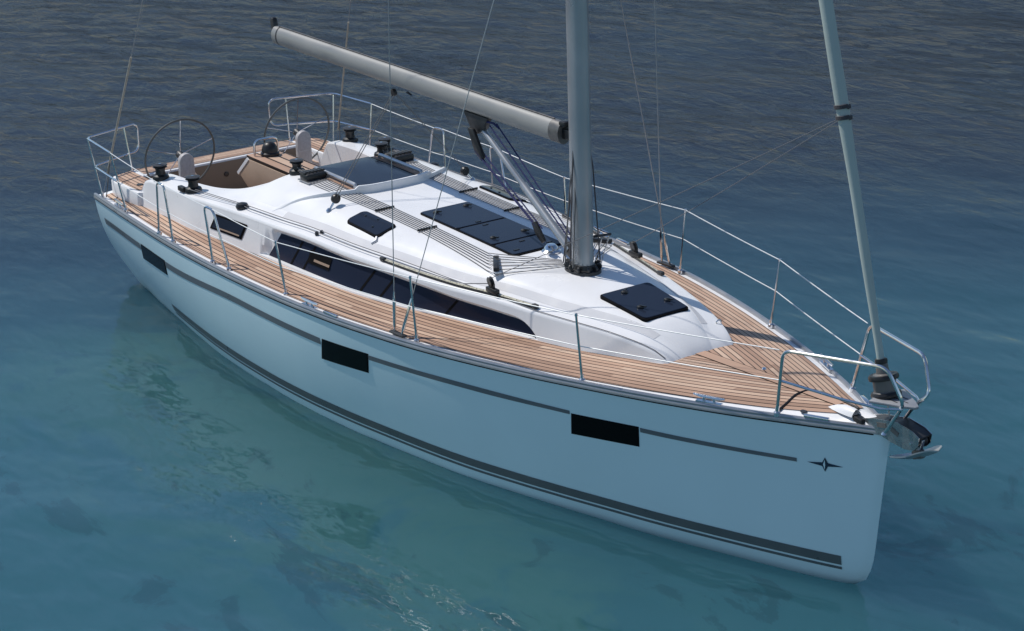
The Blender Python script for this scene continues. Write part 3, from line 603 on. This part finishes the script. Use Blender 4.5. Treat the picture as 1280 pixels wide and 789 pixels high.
# mainsheet
bl = (4.516, 0, 2.94)
part('mainsheet_block', MB().lathe([(0, -.02), (.04, -.02), (.045, 0), (.04, .02), (0, .02)], (4.516, -.01, 2.93), 14, (0, 1, .2)), M['black'])
part('mainsheet_lug', MB().prism([(4.78, 2.985), (4.85, 2.965), (4.86, 2.955), (4.77, 2.97)], -.01, .01), M['black'])
for sgn in (-1, 1):
    b0 = (4.574, sgn * .924, roofz(4.574, .924)); d = Vector((4.516 - b0[0], -b0[1], 2.94 - b0[2])).normalized(); q = Vector(b0) + d * .15
    mbk = part('mainsheet_block', MB().lathe([(0, -.022), (.05, -.022), (.056, 0), (.05, .022), (0, .022)], tuple(q), 16, (1, .15, 0)), M['black'])
    part('block_shackle', MB().tube([tuple(Vector(b0) + d * .02), tuple(Vector(b0) + d * .12)], .012, 8), M['steel'], mbk)
    part('deck_padeye', MB().lathe([(0, 0), (.035, 0), (.03, .012), (.012, .03), (0, .032)], b0, 14), M['steel'], mbk)
    for k in (-1, 1): part('mainsheet', MB().tube([tuple(q + Vector((k * .025, 0, .02))), (4.516 + k * .02, 0, 2.93)], .0048 if sgn < 0 else .003, 6), M['rope'])
    # genoa sheets: winch, turning block, fairlead, car, then up to the clew on the furled sail
    ys2 = lambda x: float(yshf(x)) - .10
    P = [(2.12, sgn * 1.38, roofz(2.1, 1.38) + .06), (3.22, sgn * (ys2(3.22)), roofz(3.22, ys2(3.22)) + .035)] + [(x, sgn * (ys2(x) + .02), roofz(x, ys2(x)) + .03) for x in np.linspace(3.4, 7.2, 14)] + [(7.52, sgn * (float(yshf(7.55)) - .065), roofz(7.5, .87) + .10)]
    part('genoa_sheet', MB().tube(P, .005, 6), M['sheet'])
    P2 = [(2.2, sgn * 1.34, roofz(2.1, 1.34) + .06)] + [(x, sgn * (ys2(x) - .03), roofz(x, ys2(x) - .03) + .03) for x in np.linspace(3.22, 6.3, 12)] + [(x, sgn * (float(yshf(x)) - .02), roofz(x, float(yshf(x)) - .02) + .012) for x in np.linspace(8.2, 9.6, 14)]
    part('furling_line' if sgn < 0 else 'jackline', MB().tube(P2 if sgn < 0 else P2[:13], .0048, 6), M['sheet'])
    tb_ = part('turning_block', MB().lathe([(0, 0), (.07, 0), (.075, .02), (.06, .05), (.03, .06), (0, .062)], (3.22, sgn * ys2(3.22), roofz(3.22, ys2(3.22)) + .003), 18), M['black'])
    for dy in (-.035, .025):
        part('rope_eye', MB().lathe([(0, 0), (.022, 0), (.02, .03), (.012, .04), (0, .04)], (4.83, sgn * (ys2(4.83) + dy), roofz(4.83, ys2(4.83)) + .0), 12), M['dark'])
    xc = 7.55; yc = sgn * (float(yshf(xc)) - .065)
    part('genoa_sheet', MB().tube(sag((xc - .02, yc, roofz(xc, abs(yc)) + .15), (11.384 - .03, sgn * .02, 3.95), .015), .0034, 6), M['sheet'])

# ------------------------------------------------------------------ forestay with furled sail
F0, F1 = np.array((11.892, 0, 2.011)), np.array((11.146, 0, 4.869)); fd = (F1 - F0) / (F1[2] - F0[2])
fp = lambda z: F0 + fd * (z - F0[2])
zz = np.concatenate([np.linspace(1.99, 5.5, 60), np.linspace(5.7, 16.8, 80)])
rad = [.034 + .024 * sm(2.0, 4.9, z) - .035 * sm(6, 16.5, z) * .9 + .0025 * math.sin(z * 5) for z in zz]
rings = []
for z, r in zip(zz, rad):
    c = fp(z); ph = z * 2.2
    rings.append([(c[0] + r * (1 + .05 * math.cos(a * 1 - ph)) * math.cos(a), c[1] + r * (1 + .05 * math.cos(a - ph)) * math.sin(a), c[2]) for a in np.linspace(0, 2 * math.pi, 20, endpoint=False)])
mb = MB().grid(rings, close_v=True); fs = part('furled_headsail', mb, M['sail'], label='pale grey headsail rolled tightly round the forestay', angle=70)
part('forestay_wire', MB().tube([tuple(fp(1.5)), tuple(fp(2.02))], .008, 8), M['wire'], fs)
ax = tuple(fd / np.linalg.norm(fd))
part('furling_drum', MB().lathe([(0, -.13), (.115, -.13), (.12, -.115), (.105, -.10), (.095, -.09), (.095, .0), (.11, .01), (.12, .022), (.10, .04), (.055, .055), (.05, .12), (.035, .16), (0, .16)], tuple(fp(1.885)), 26, ax), M['fit'], fs)
for h0, h1, r in ((-.135, -.098, .124), (.005, .045, .123), (.135, .175, .05)): part('drum_flange', MB().lathe([(0, h0), (r, h0), (r + .003, (h0 + h1) / 2), (r * .95, h1), (0, h1)], tuple(fp(1.885)), 26, ax), M['black'], fs)
part('drum_guard', MB().tube([tuple(fp(1.885) + np.array((.1 * math.cos(a), .1 * math.sin(a), .0))) for a in (2.2, 2.2001)], .01, 4), M['black'], fs)
for zw, n_ in ((4.03, 3), (3.945, 3)):
    P = []
    for t in np.linspace(0, n_ * 2 * math.pi, n_ * 18):
        c = fp(zw + .010 * t / 2 / math.pi); P.append((c[0] + .062 * math.cos(t), c[1] + .062 * math.sin(t), c[2] + .012 * math.cos(t)))
    part('sheet_wrap', MB().tube(P, .0065, 6), M['darkrope'], fs)

# shrouds, backstays
for sgn in (-1, 1):
    cap0 = (7.03, sgn * 1.652, 1.30); lo0 = (7.16, sgn * 1.652, 1.30)
    capT = (7.06, sgn * 1.47, 6.9); 
    def stay(a, b_, name, tl=.34):
        a, b_ = np.array(a), np.array(b_); d = (b_ - a) / np.linalg.norm(b_ - a); s1 = part(name, MB().tube([tuple(a + d * tl), tuple(b_)], .0048, 6), M['wire'])
        part('turnbuckle', MB().tube([tuple(a), tuple(a + d * .03), tuple(a + d * .05), tuple(a + d * (tl - .04)), tuple(a + d * tl), tuple(a + d * (tl + .05))], [.010, .010, .017, .017, .013, .008], 10), M['steel'], s1); return s1
    stay(cap0, capT, 'shroud')
    stay(lo0, (7.78, sgn * .07, 6.6), 'shroud', .33)
    part('upper_shroud', MB().tube([capT, (7.76, sgn * .08, 12.3)], .0048, 6), M['wire'])
    part('spreader', MB().tube([(7.80, sgn * .08, 6.75), capT], .03, 10, ry=.014), M['mast'])
    part('chainplate', MB().obox((7.09, sgn * 1.655, 1.285), (.12, 0, .004), (0, .03, 0), (0, 0, .012)), M['dark'], bevel=.006)
    a = np.array((.24, sgn * 1.655, 1.13)); b_ = np.array((7.55, sgn * .05, 17.5)); bs = part('backstay', MB().tube([tuple(a), tuple(b_)], .0036, 6), M['wire'])
    part('backstay_insulator', MB().tube([tuple(a + (b_ - a) * .018), tuple(a + (b_ - a) * .112)], .012, 8), M['tan'], bs)
    part('backstay_tackle', MB().tube([tuple(a + np.array((.10, 0, 0))), tuple(a + (b_ - a) * .03)], .006, 6), M['rope'], bs)

# ------------------------------------------------------------------ stanchions, lifelines, pulpits
TR = .0125
def base_cup(p, par): part('stanchion_base', MB().lathe([(0, -.03), (.032, -.03), (.030, .0), (.018, .012), (.017, .045), (0, .045)], p, 12), M['steel'], par)
for sgn in (-1, 1):
    s = lambda p: (p[0], sgn * p[1], p[2])
    rail = [(.949, 1.808, 1.843), (.10, 1.735, 1.842), (-.113, 1.146, 1.838), (-.19, .93, 1.834), (-.186, .94, 1.478), (-.11, 1.15, 1.482), (.14, 1.69, 1.485), (1.03, 1.789, 1.509)]
    pp = part('pushpit', MB().tube(fillet([s(p) for p in rail], .10, 6), TR + .001, 10), M['steel'])
    for a, b_ in (((.955, 1.805, 1.84), (1.0, 1.70, 1.14)), ((.115, 1.73, 1.84), (.19, 1.64, 1.10)), ((-.113, 1.146, 1.838), (-.03, 1.12, 1.28))):
        part('pushpit_post', MB().tube([s(a), s(b_)], TR, 10), M['steel'], pp); base_cup(s(b_), pp)
    gates = [((2.184, 1.828, 1.165), (2.313, 1.86, 1.79), (2.52, 1.875, 1.805), (2.583, 1.846, 1.165)), ((3.59, 1.859, 1.18), (3.527, 1.88, 1.795), (3.725, 1.875, 1.795), (3.932, 1.837, 1.18))]
    for g in gates:
        gt = part('gate_stanchion', MB().tube(fillet([s(p) for p in g], .07, 6), TR + .001, 10), M['steel']); base_cup(s(g[0]), gt); base_cup(s(g[3]), gt)
    sts = [((5.132, 1.80, 1.205), (5.06, 1.84, 1.75)), ((7.375, 1.62, 1.30), (7.395, 1.672, 1.94)), ((9.33, 1.118, 1.37), (9.358, 1.192, 2.0))]
    for a, b_ in sts:
        st = part('stanchion', MB().tube([s(a), s(b_)], [TR + .001, TR - .0015], 10), M['steel']); base_cup(s(a), st)
        part('stanchion_cap', MB().lathe([(0, -.01), (.014, -.01), (.014, .012), (0, .016)], s(b_), 8), M['steel'], st)
    ups = [rail[0], gates[0][1], gates[0][2], gates[1][1], gates[1][2]] + [b_ for a, b_ in sts] + [(11.22, .50, 2.055)]
    lowp = lambda a, b_, f=.5: tuple(np.array(a) + (np.array(b_) - np.array(a)) * f)
    lows = [rail[-1], lowp(gates[0][0], gates[0][1]), lowp(gates[0][3], gates[0][2]), lowp(gates[1][0], gates[1][1]), lowp(gates[1][3], gates[1][2])] + [lowp(a, b_, .52) for a, b_ in sts] + [(11.185, .465, 1.77)]
    for nm, pts in (('upper_lifeline', ups), ('lower_lifeline', lows)):
        P = []
        for a, b_ in zip(pts[:-1], pts[1:]): P += sag(s(a), s(b_), .006, 6)[:-1]
        P.append(s(pts[-1])); part(nm, MB().tube(P, .0048, 6), M['life'])
    # deck cleats
    for x, off in ((.78, .05), (5.72, .03), (10.55, .03)):
        y = float(ysf(x)) - off; z = zj(x) + .052
        dx = .02; ang = math.atan2(float(ysf(x + dx)) - float(ysf(x - dx)), 2 * dx) * sgn; c, n_ = math.cos(ang), math.sin(ang)
        ck = part('deck_cleat', MB().tube([(x - .15 * c, sgn * y - .15 * n_, z + .055), (x - .08 * c, sgn * y - .08 * n_, z + .048), (x + .08 * c, sgn * y + .08 * n_, z + .048), (x + .15 * c, sgn * y + .15 * n_, z + .055)], [.009, .016, .016, .009], 8), M['steel'])
        for k in (-.05, .05): part('cleat_leg', MB().tube([(x + k * c, sgn * y + k * n_, z - .01), (x + k * c, sgn * y + k * n_, z + .045)], .014, 8), M['steel'], ck)
        part('cleat_plate', MB().obox((x, sgn * y, z), (.12 * c, .12 * n_, 0), (-.022 * n_, .022 * c, 0), (0, 0, .008)), M['steel'], ck)
    for x in (6.12, 11.45):
        y = float(ysf(x)) - .012; z = zj(x) + .05; ang = math.atan2(float(ysf(x + .02)) - float(ysf(x - .02)), .04) * sgn; c, n_ = math.cos(ang), math.sin(ang)
        part('rope_chock', MB().obox((x, sgn * y, z + .012), (.11 * c, .11 * n_, 0), (-.02 * n_, .02 * c, 0), (0, 0, .012)), M['steel'], bevel=.008)
# pulpit: one open loop each side, joined by the forward legs that carry the seat board
pu = None
for sgn in (-1, 1):
    s = lambda p: (p[0], sgn * p[1], p[2])
    P = [(11.132, .432, 1.46), (11.26, .494, 2.062), (12.16, .212, 2.112), (12.29, .15, 1.83), (12.20, .08, 1.73), (12.02, .07, 1.46)]
    p_ = part('pulpit', MB().tube(fillet([s(p) for p in P], .09, 6), .0155, 10), M['steel'])
    part('pulpit_rail', MB().tube([s((11.182, .462, 1.766)), s((11.75, .32, 1.745)), s((12.10, .20, 1.735)), s((12.24, .10, 1.745))], .012, 10), M['steel'], p_)
    base_cup(s((11.132, .432, 1.455)), p_); part('pulpit_foot', MB().lathe([(0, 0), (.03, 0), (.02, .02), (0, .02)], s((12.02, .07, 1.455)), 12), M['steel'], p_)
poly = [(11.96, -.20), (12.20, -.085), (12.30, -.02), (12.30, .02), (12.20, .085), (11.96, .20), (11.90, .0)]
sb = part('bow_seat', MB().prism(poly, 1.742, 1.765, 'xy'), M['seatgrey'], bevel=.006)
for k in (-.06, 0.0, .06): part('seat_slot', MB().box(11.98, 12.20 - abs(k), k - .004, k + .004, 1.7655, 1.768), M['dark'], sb)

# bow fitting: white moulding, two cheek plates and roller
part('bow_moulding', MB().grid([[(x, -.075 + y * wd, deckz(min(x, 11.7), .07) + .002 + h * (1 - y ** 2)) for y in np.linspace(-1, 1, 9)] for x, wd, h in ((11.40, .035, .0), (11.47, .055, .03), (11.56, .065, .055), (11.66, .062, .060), (11.70, .055, .055))]), M['deck'])
part('hawse_hole', MB().prism([(11.69, 1.525), (11.80, 1.512), (11.82, 1.45), (11.70, 1.455)], -.115, -.04), M['black'], bevel=.01)
ck = [(11.72, 1.50), (11.89, 1.553), (12.16, 1.605), (12.33, 1.580), (12.405, 1.545), (12.395, 1.47), (12.35, 1.420), (12.245, 1.402), (12.10, 1.412), (11.99, 1.432), (11.80, 1.455)]
br = part('bow_roller', MB().prism(ck, -.075, -.069), M['plate'])
part('roller_cheek', MB().prism(ck, .069, .075), M['steel'], br)
part('roller_cover', MB().prism([(11.72, 1.492), (11.89, 1.545), (12.16, 1.597), (12.325, 1.572), (12.397, 1.540), (12.39, 1.525), (12.32, 1.558), (12.16, 1.582), (11.89, 1.53), (11.73, 1.48)], -.068, .068), M['dark'], br)
part('roller_wheel', MB().lathe([(0, -.06), (.06, -.06), (.04, 0), (.06, .06), (0, .06)], (12.32, 0, 1.475), 18, (0, 1, 0)), M['black'], br)
part('roller_pin', MB().tube([(12.32, -.085, 1.475), (12.32, .085, 1.475)], .012, 8), M['steel'], br)
for a, b_ in (((11.94, 1.515), (12.04, 1.535)), ((12.10, 1.53), (12.18, 1.50))):
    d = np.array((b_[0] - a[0], b_[1] - a[1])); n_ = np.array((-d[1], d[0])) / np.linalg.norm(d) * .02
    part('cheek_slot', MB().prism([tuple(np.array(a) - n_), tuple(np.array(b_) - n_), tuple(np.array(b_) + n_), tuple(np.array(a) + n_)], -.079, -.0755), M['fit'], br)
# the chain lying over the foredeck to the hatch, and the dark locker seam
P = [(11.10, -.40), (11.08, -.28), (11.02, -.12), (11.02, .02), (11.10, .08), (11.30, .06), (11.52, .03), (11.64, .01)]
P3 = [(x, y, deckz(x, y) + .014) for x, y in P]
part('locker_seam', MB().tube(fillet(P3, .05, 4), .012, 6), M['black'])
part('deck_filler', MB().lathe([(0, 0), (.03, 0), (.028, .006), (0, .006)], (11.28, -.27, deckz(11.28, .27) + .01), 14), M['dark'])
part('deck_eye', MB().tube([(9.36 + .0, .44 + .03 * math.cos(a), roofz(9.36, .44) + .03 * math.sin(a)) for a in np.linspace(0, math.pi, 9)], .007, 6), M['steel'])
part('deck_eye', MB().lathe([(0, 0), (.022, 0), (.016, .012), (0, .014)], (10.35, .12, deckz(10.35, .12) + .01), 12), M['steel'])

# ------------------------------------------------------------------ anchor: a thing of its own, hanging in the roller
anc = bpy.data.objects.new('anchor', None); sc.collection.objects.link(anc); anc.location = (12.3, 0, 1.24); anc.empty_display_size = .2
anc['label'] = 'bright steel plough anchor hanging from the bow roller of the white yacht'; anc['category'] = 'anchor'
part('shank', MB().prism([(11.86, 1.535), (12.30, 1.555), (12.385, 1.50), (12.36, 1.37), (12.31, 1.365), (12.325, 1.47), (12.28, 1.51), (11.86, 1.505)], -.018, .018), M['plate'], anc, bevel=.005)
mb = MB(); rows = []
for u in np.linspace(0, 1, 22):                                      # spade blade: broad rounded heel forward, pointed tip under the stem
    x = 12.545 - .52 * u; z = 1.455 - .225 * u - .035 * math.sin(math.pi * u); wd = .012 + (.10 * math.sqrt(max(0, 1 - (1 - u / .28) ** 2)) if u < .28 else .10 * (1 - (u - .28) / .72) ** .8)
    rows.append([(x, y * wd, z + .045 * abs(y) * wd / .10) for y in np.linspace(-1, 1, 9)])
mb.grid(rows); up_ = [[(x, y, z + .012) for x, y, z in r] for r in rows]; mb.grid(up_)
for k in (0, -1): mb.grid([rows[k], up_[k]])
mb.grid([[r[0], q[0]] for r, q in zip(rows, up_)]); mb.grid([[r[-1], q[-1]] for r, q in zip(rows, up_)])
part('fluke', mb, M['alu'], anc)
part('anchor_crown', MB().obox((12.335, 0, 1.365), (.05, 0, .02), (0, .026, 0), (-.01, 0, .035)), M['fit'], anc, bevel=.01)

# ------------------------------------------------------------------ sea
def sea_height(X, Y):
    Z = np.zeros_like(X); r2 = np.random.default_rng(11)
    for _ in range(46):
        lam = 10 ** r2.uniform(math.log10(.55), math.log10(6.5)); th = R(118) + r2.normal(0, .42); ph = r2.uniform(0, 6.28); k = 2 * math.pi / lam
        Z += (.0011 * lam ** .95) * np.sin(k * (X * math.cos(th) + Y * math.sin(th)) + ph)
    return Z
gx = np.concatenate([np.arange(-60, -32, .5), np.arange(-32, 22, .14), np.arange(22, 40, .5)]); gy = np.concatenate([np.arange(-40, -16, .5), np.arange(-16, 48, .14), np.arange(48, 75, .5)])
X, Y = np.meshgrid(gx, gy, indexing='ij')
fade = np.clip(np.minimum(np.minimum(X - gx[0], gx[-1] - X), np.minimum(Y - gy[0], gy[-1] - Y)) / 8, 0, 1)
Zw = sea_height(X, Y) * fade
nx, ny = X.shape
co = np.stack([X.ravel(), Y.ravel(), Zw.ravel()], 1)
idx = np.arange(nx * ny).reshape(nx, ny)
fc = np.stack([idx[:-1, :-1].ravel(), idx[1:, :-1].ravel(), idx[1:, 1:].ravel(), idx[:-1, 1:].ravel()], 1)
BIG = 3000.0; x0, x1, y0, y1 = gx[0], gx[-1], gy[0], gy[-1]
ext = np.array([(-BIG, -BIG, 0), (BIG, -BIG, 0), (BIG, BIG, 0), (-BIG, BIG, 0)]); nb = len(co); co = np.concatenate([co, ext])
c00, c10, c11, c01 = idx[0, 0], idx[-1, 0], idx[-1, -1], idx[0, -1]
faces = [tuple(map(int, f)) for f in fc]
me = bpy.data.meshes.new('sea')
outer = [[nb, nb + 1] + list(map(int, idx[::-1, 0])), [nb + 1, nb + 2] + list(map(int, idx[-1, ::-1])), [nb + 2, nb + 3] + list(map(int, idx[:, -1])), [nb + 3, nb] + list(map(int, idx[0, :]))]
me.from_pydata(co.tolist(), [], faces + outer); me.update()
me.polygons.foreach_set('use_smooth', [True] * len(me.polygons))
sea = bpy.data.objects.new('sea', me); sc.collection.objects.link(sea); sea.location.z = -.07; sea['kind'] = 'structure'
m = bpy.data.materials.new('sea_water'); m.use_nodes = True; nt = m.node_tree; N = nt.nodes; Lk = nt.links; b = N['Principled BSDF']
tc = N.new('ShaderNodeTexCoord')
def noise(scale, detail, rot=28, sx_=1.0, sy_=1.0, rough=.55, dist=0.0):
    mp = N.new('ShaderNodeMapping'); mp.inputs['Rotation'].default_value = (0, 0, R(rot)); mp.inputs['Scale'].default_value = (sx_, sy_, 1)
    Lk.new(tc.outputs['Object'], mp.inputs[0]); n = N.new('ShaderNodeTexNoise'); n.inputs['Scale'].default_value = scale; n.inputs['Detail'].default_value = detail
    n.inputs['Roughness'].default_value = rough; n.inputs['Distortion'].default_value = dist; Lk.new(mp.outputs[0], n.inputs['Vector']); return n.outputs[0]
def mrange(v, a, b_, c, d):
    r = N.new('ShaderNodeMapRange'); r.interpolation_type = 'SMOOTHSTEP'
    for i, q in enumerate((a, b_, c, d)): r.inputs[i + 1].default_value = q
    Lk.new(v, r.inputs[0]); return r.outputs[0]
def mth(op, a, c):
    n = N.new('ShaderNodeMath'); n.operation = op
    for i, q in enumerate((a, c)):
        if isinstance(q, (int, float)): n.inputs[i].default_value = q
        else: Lk.new(q, n.inputs[i])
    return n.outputs[0]
# base colour runs from teal near the camera to slate further off
sp = N.new('ShaderNodeSeparateXYZ'); Lk.new(tc.outputs['Object'], sp.inputs[0])
dist = mth('ADD', mth('MULTIPLY', sp.outputs[0], -.776), mth('MULTIPLY', sp.outputs[1], .532))     # metres along the camera's view axis
teal_mix = mth('ADD', mrange(dist, -6.5, 6.0, 1.0, 0.0), mth('MULTIPLY', mth('SUBTRACT', noise(.20, 5), .5), .4))
cr = N.new('ShaderNodeValToRGB'); Lk.new(teal_mix, cr.inputs[0]); e = cr.color_ramp.elements
e[0].position = 0.0; e[0].color = (.017, .022, .027, 1); e[1].position = 1.0; e[1].color = (.029, .105, .134, 1)
k_ = e.new(.5); k_.color = (.017, .047, .067, 1)
# pale patches along the near side: hull reflection painted into the base colour
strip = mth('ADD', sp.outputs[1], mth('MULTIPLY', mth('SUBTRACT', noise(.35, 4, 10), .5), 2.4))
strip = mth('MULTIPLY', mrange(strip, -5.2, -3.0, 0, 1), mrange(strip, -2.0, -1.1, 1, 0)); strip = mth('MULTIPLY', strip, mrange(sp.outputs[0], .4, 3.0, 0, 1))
refl_patch = mth('MULTIPLY', mrange(noise(.62, 9, 28, .7, 1.1, .62, .9), .43, .53, 0, .85), strip)
dark = mth('MULTIPLY', mrange(noise(.8, 8, 40, .6, 1.2, .62, 1.2), .57, .62, 0, .5), mrange(dist, -9, 1, 1, 0))
pm = N.new('ShaderNodeMix'); pm.data_type = 'RGBA'; Lk.new(refl_patch, pm.inputs[0]); Lk.new(cr.outputs[0], pm.inputs[6]); pm.inputs[7].default_value = (.040, .122, .128, 1)
pd_ = N.new('ShaderNodeMix'); pd_.data_type = 'RGBA'; Lk.new(dark, pd_.inputs[0]); Lk.new(pm.outputs[2], pd_.inputs[6]); pd_.inputs[7].default_value = (.018, .060, .080, 1)
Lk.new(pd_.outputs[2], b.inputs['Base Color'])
b.inputs['Roughness'].default_value = .9; b.inputs['Specular IOR Level'].default_value = 0.0
b.subsurface_method = 'BURLEY'; b.inputs['Subsurface Weight'].default_value = .92; b.inputs['Subsurface Radius'].default_value = (1.5, 2.3, 2.6); b.inputs['Subsurface Scale'].default_value = 3.5
near = mth('MULTIPLY', mth('ADD', noise(1.5, 2.0, 28, .7, 1.25, .5, .3), mth('MULTIPLY', noise(5.5, 1.5, 18, .55, 1.3), .16)), .62)
far = mth('MULTIPLY', mth('ADD', noise(2.5, 5, 28, .62, 1.2, .6, .5), mth('MULTIPLY', noise(9, 3, 20, .7, 1.1), .16)), mrange(dist, -3, 9, 0, 1.35))
gust = mrange(noise(.11, 3, 28, .6, 1.4), .35, .65, .65, 1.25)
hh = mth('MULTIPLY', mth('ADD', near, far), gust)
bp = N.new('ShaderNodeBump'); bp.inputs['Strength'].default_value = 1.0; bp.inputs['Distance'].default_value = .06; Lk.new(hh, bp.inputs['Height'])
# glossy surface film seen through a polariser: Fresnel that levels off towards the horizon
fr_ = N.new('ShaderNodeFresnel'); fr_.inputs[0].default_value = 1.333; Lk.new(bp.outputs[0], fr_.inputs['Normal'])
gl = N.new('ShaderNodeBsdfGlossy'); gl.inputs['Roughness'].default_value = .02; gl.inputs['Color'].default_value = (.84, .85, .89, 1); Lk.new(bp.outputs[0], gl.inputs['Normal'])
mxs = N.new('ShaderNodeMixShader'); Lk.new(mth('MINIMUM', mth('MULTIPLY', fr_.outputs[0], 1.5), .165), mxs.inputs[0]); Lk.new(b.outputs[0], mxs.inputs[1]); Lk.new(gl.outputs[0], mxs.inputs[2])
Lk.new(mxs.outputs[0], N['Material Output'].inputs['Surface'])
me.materials.append(m)
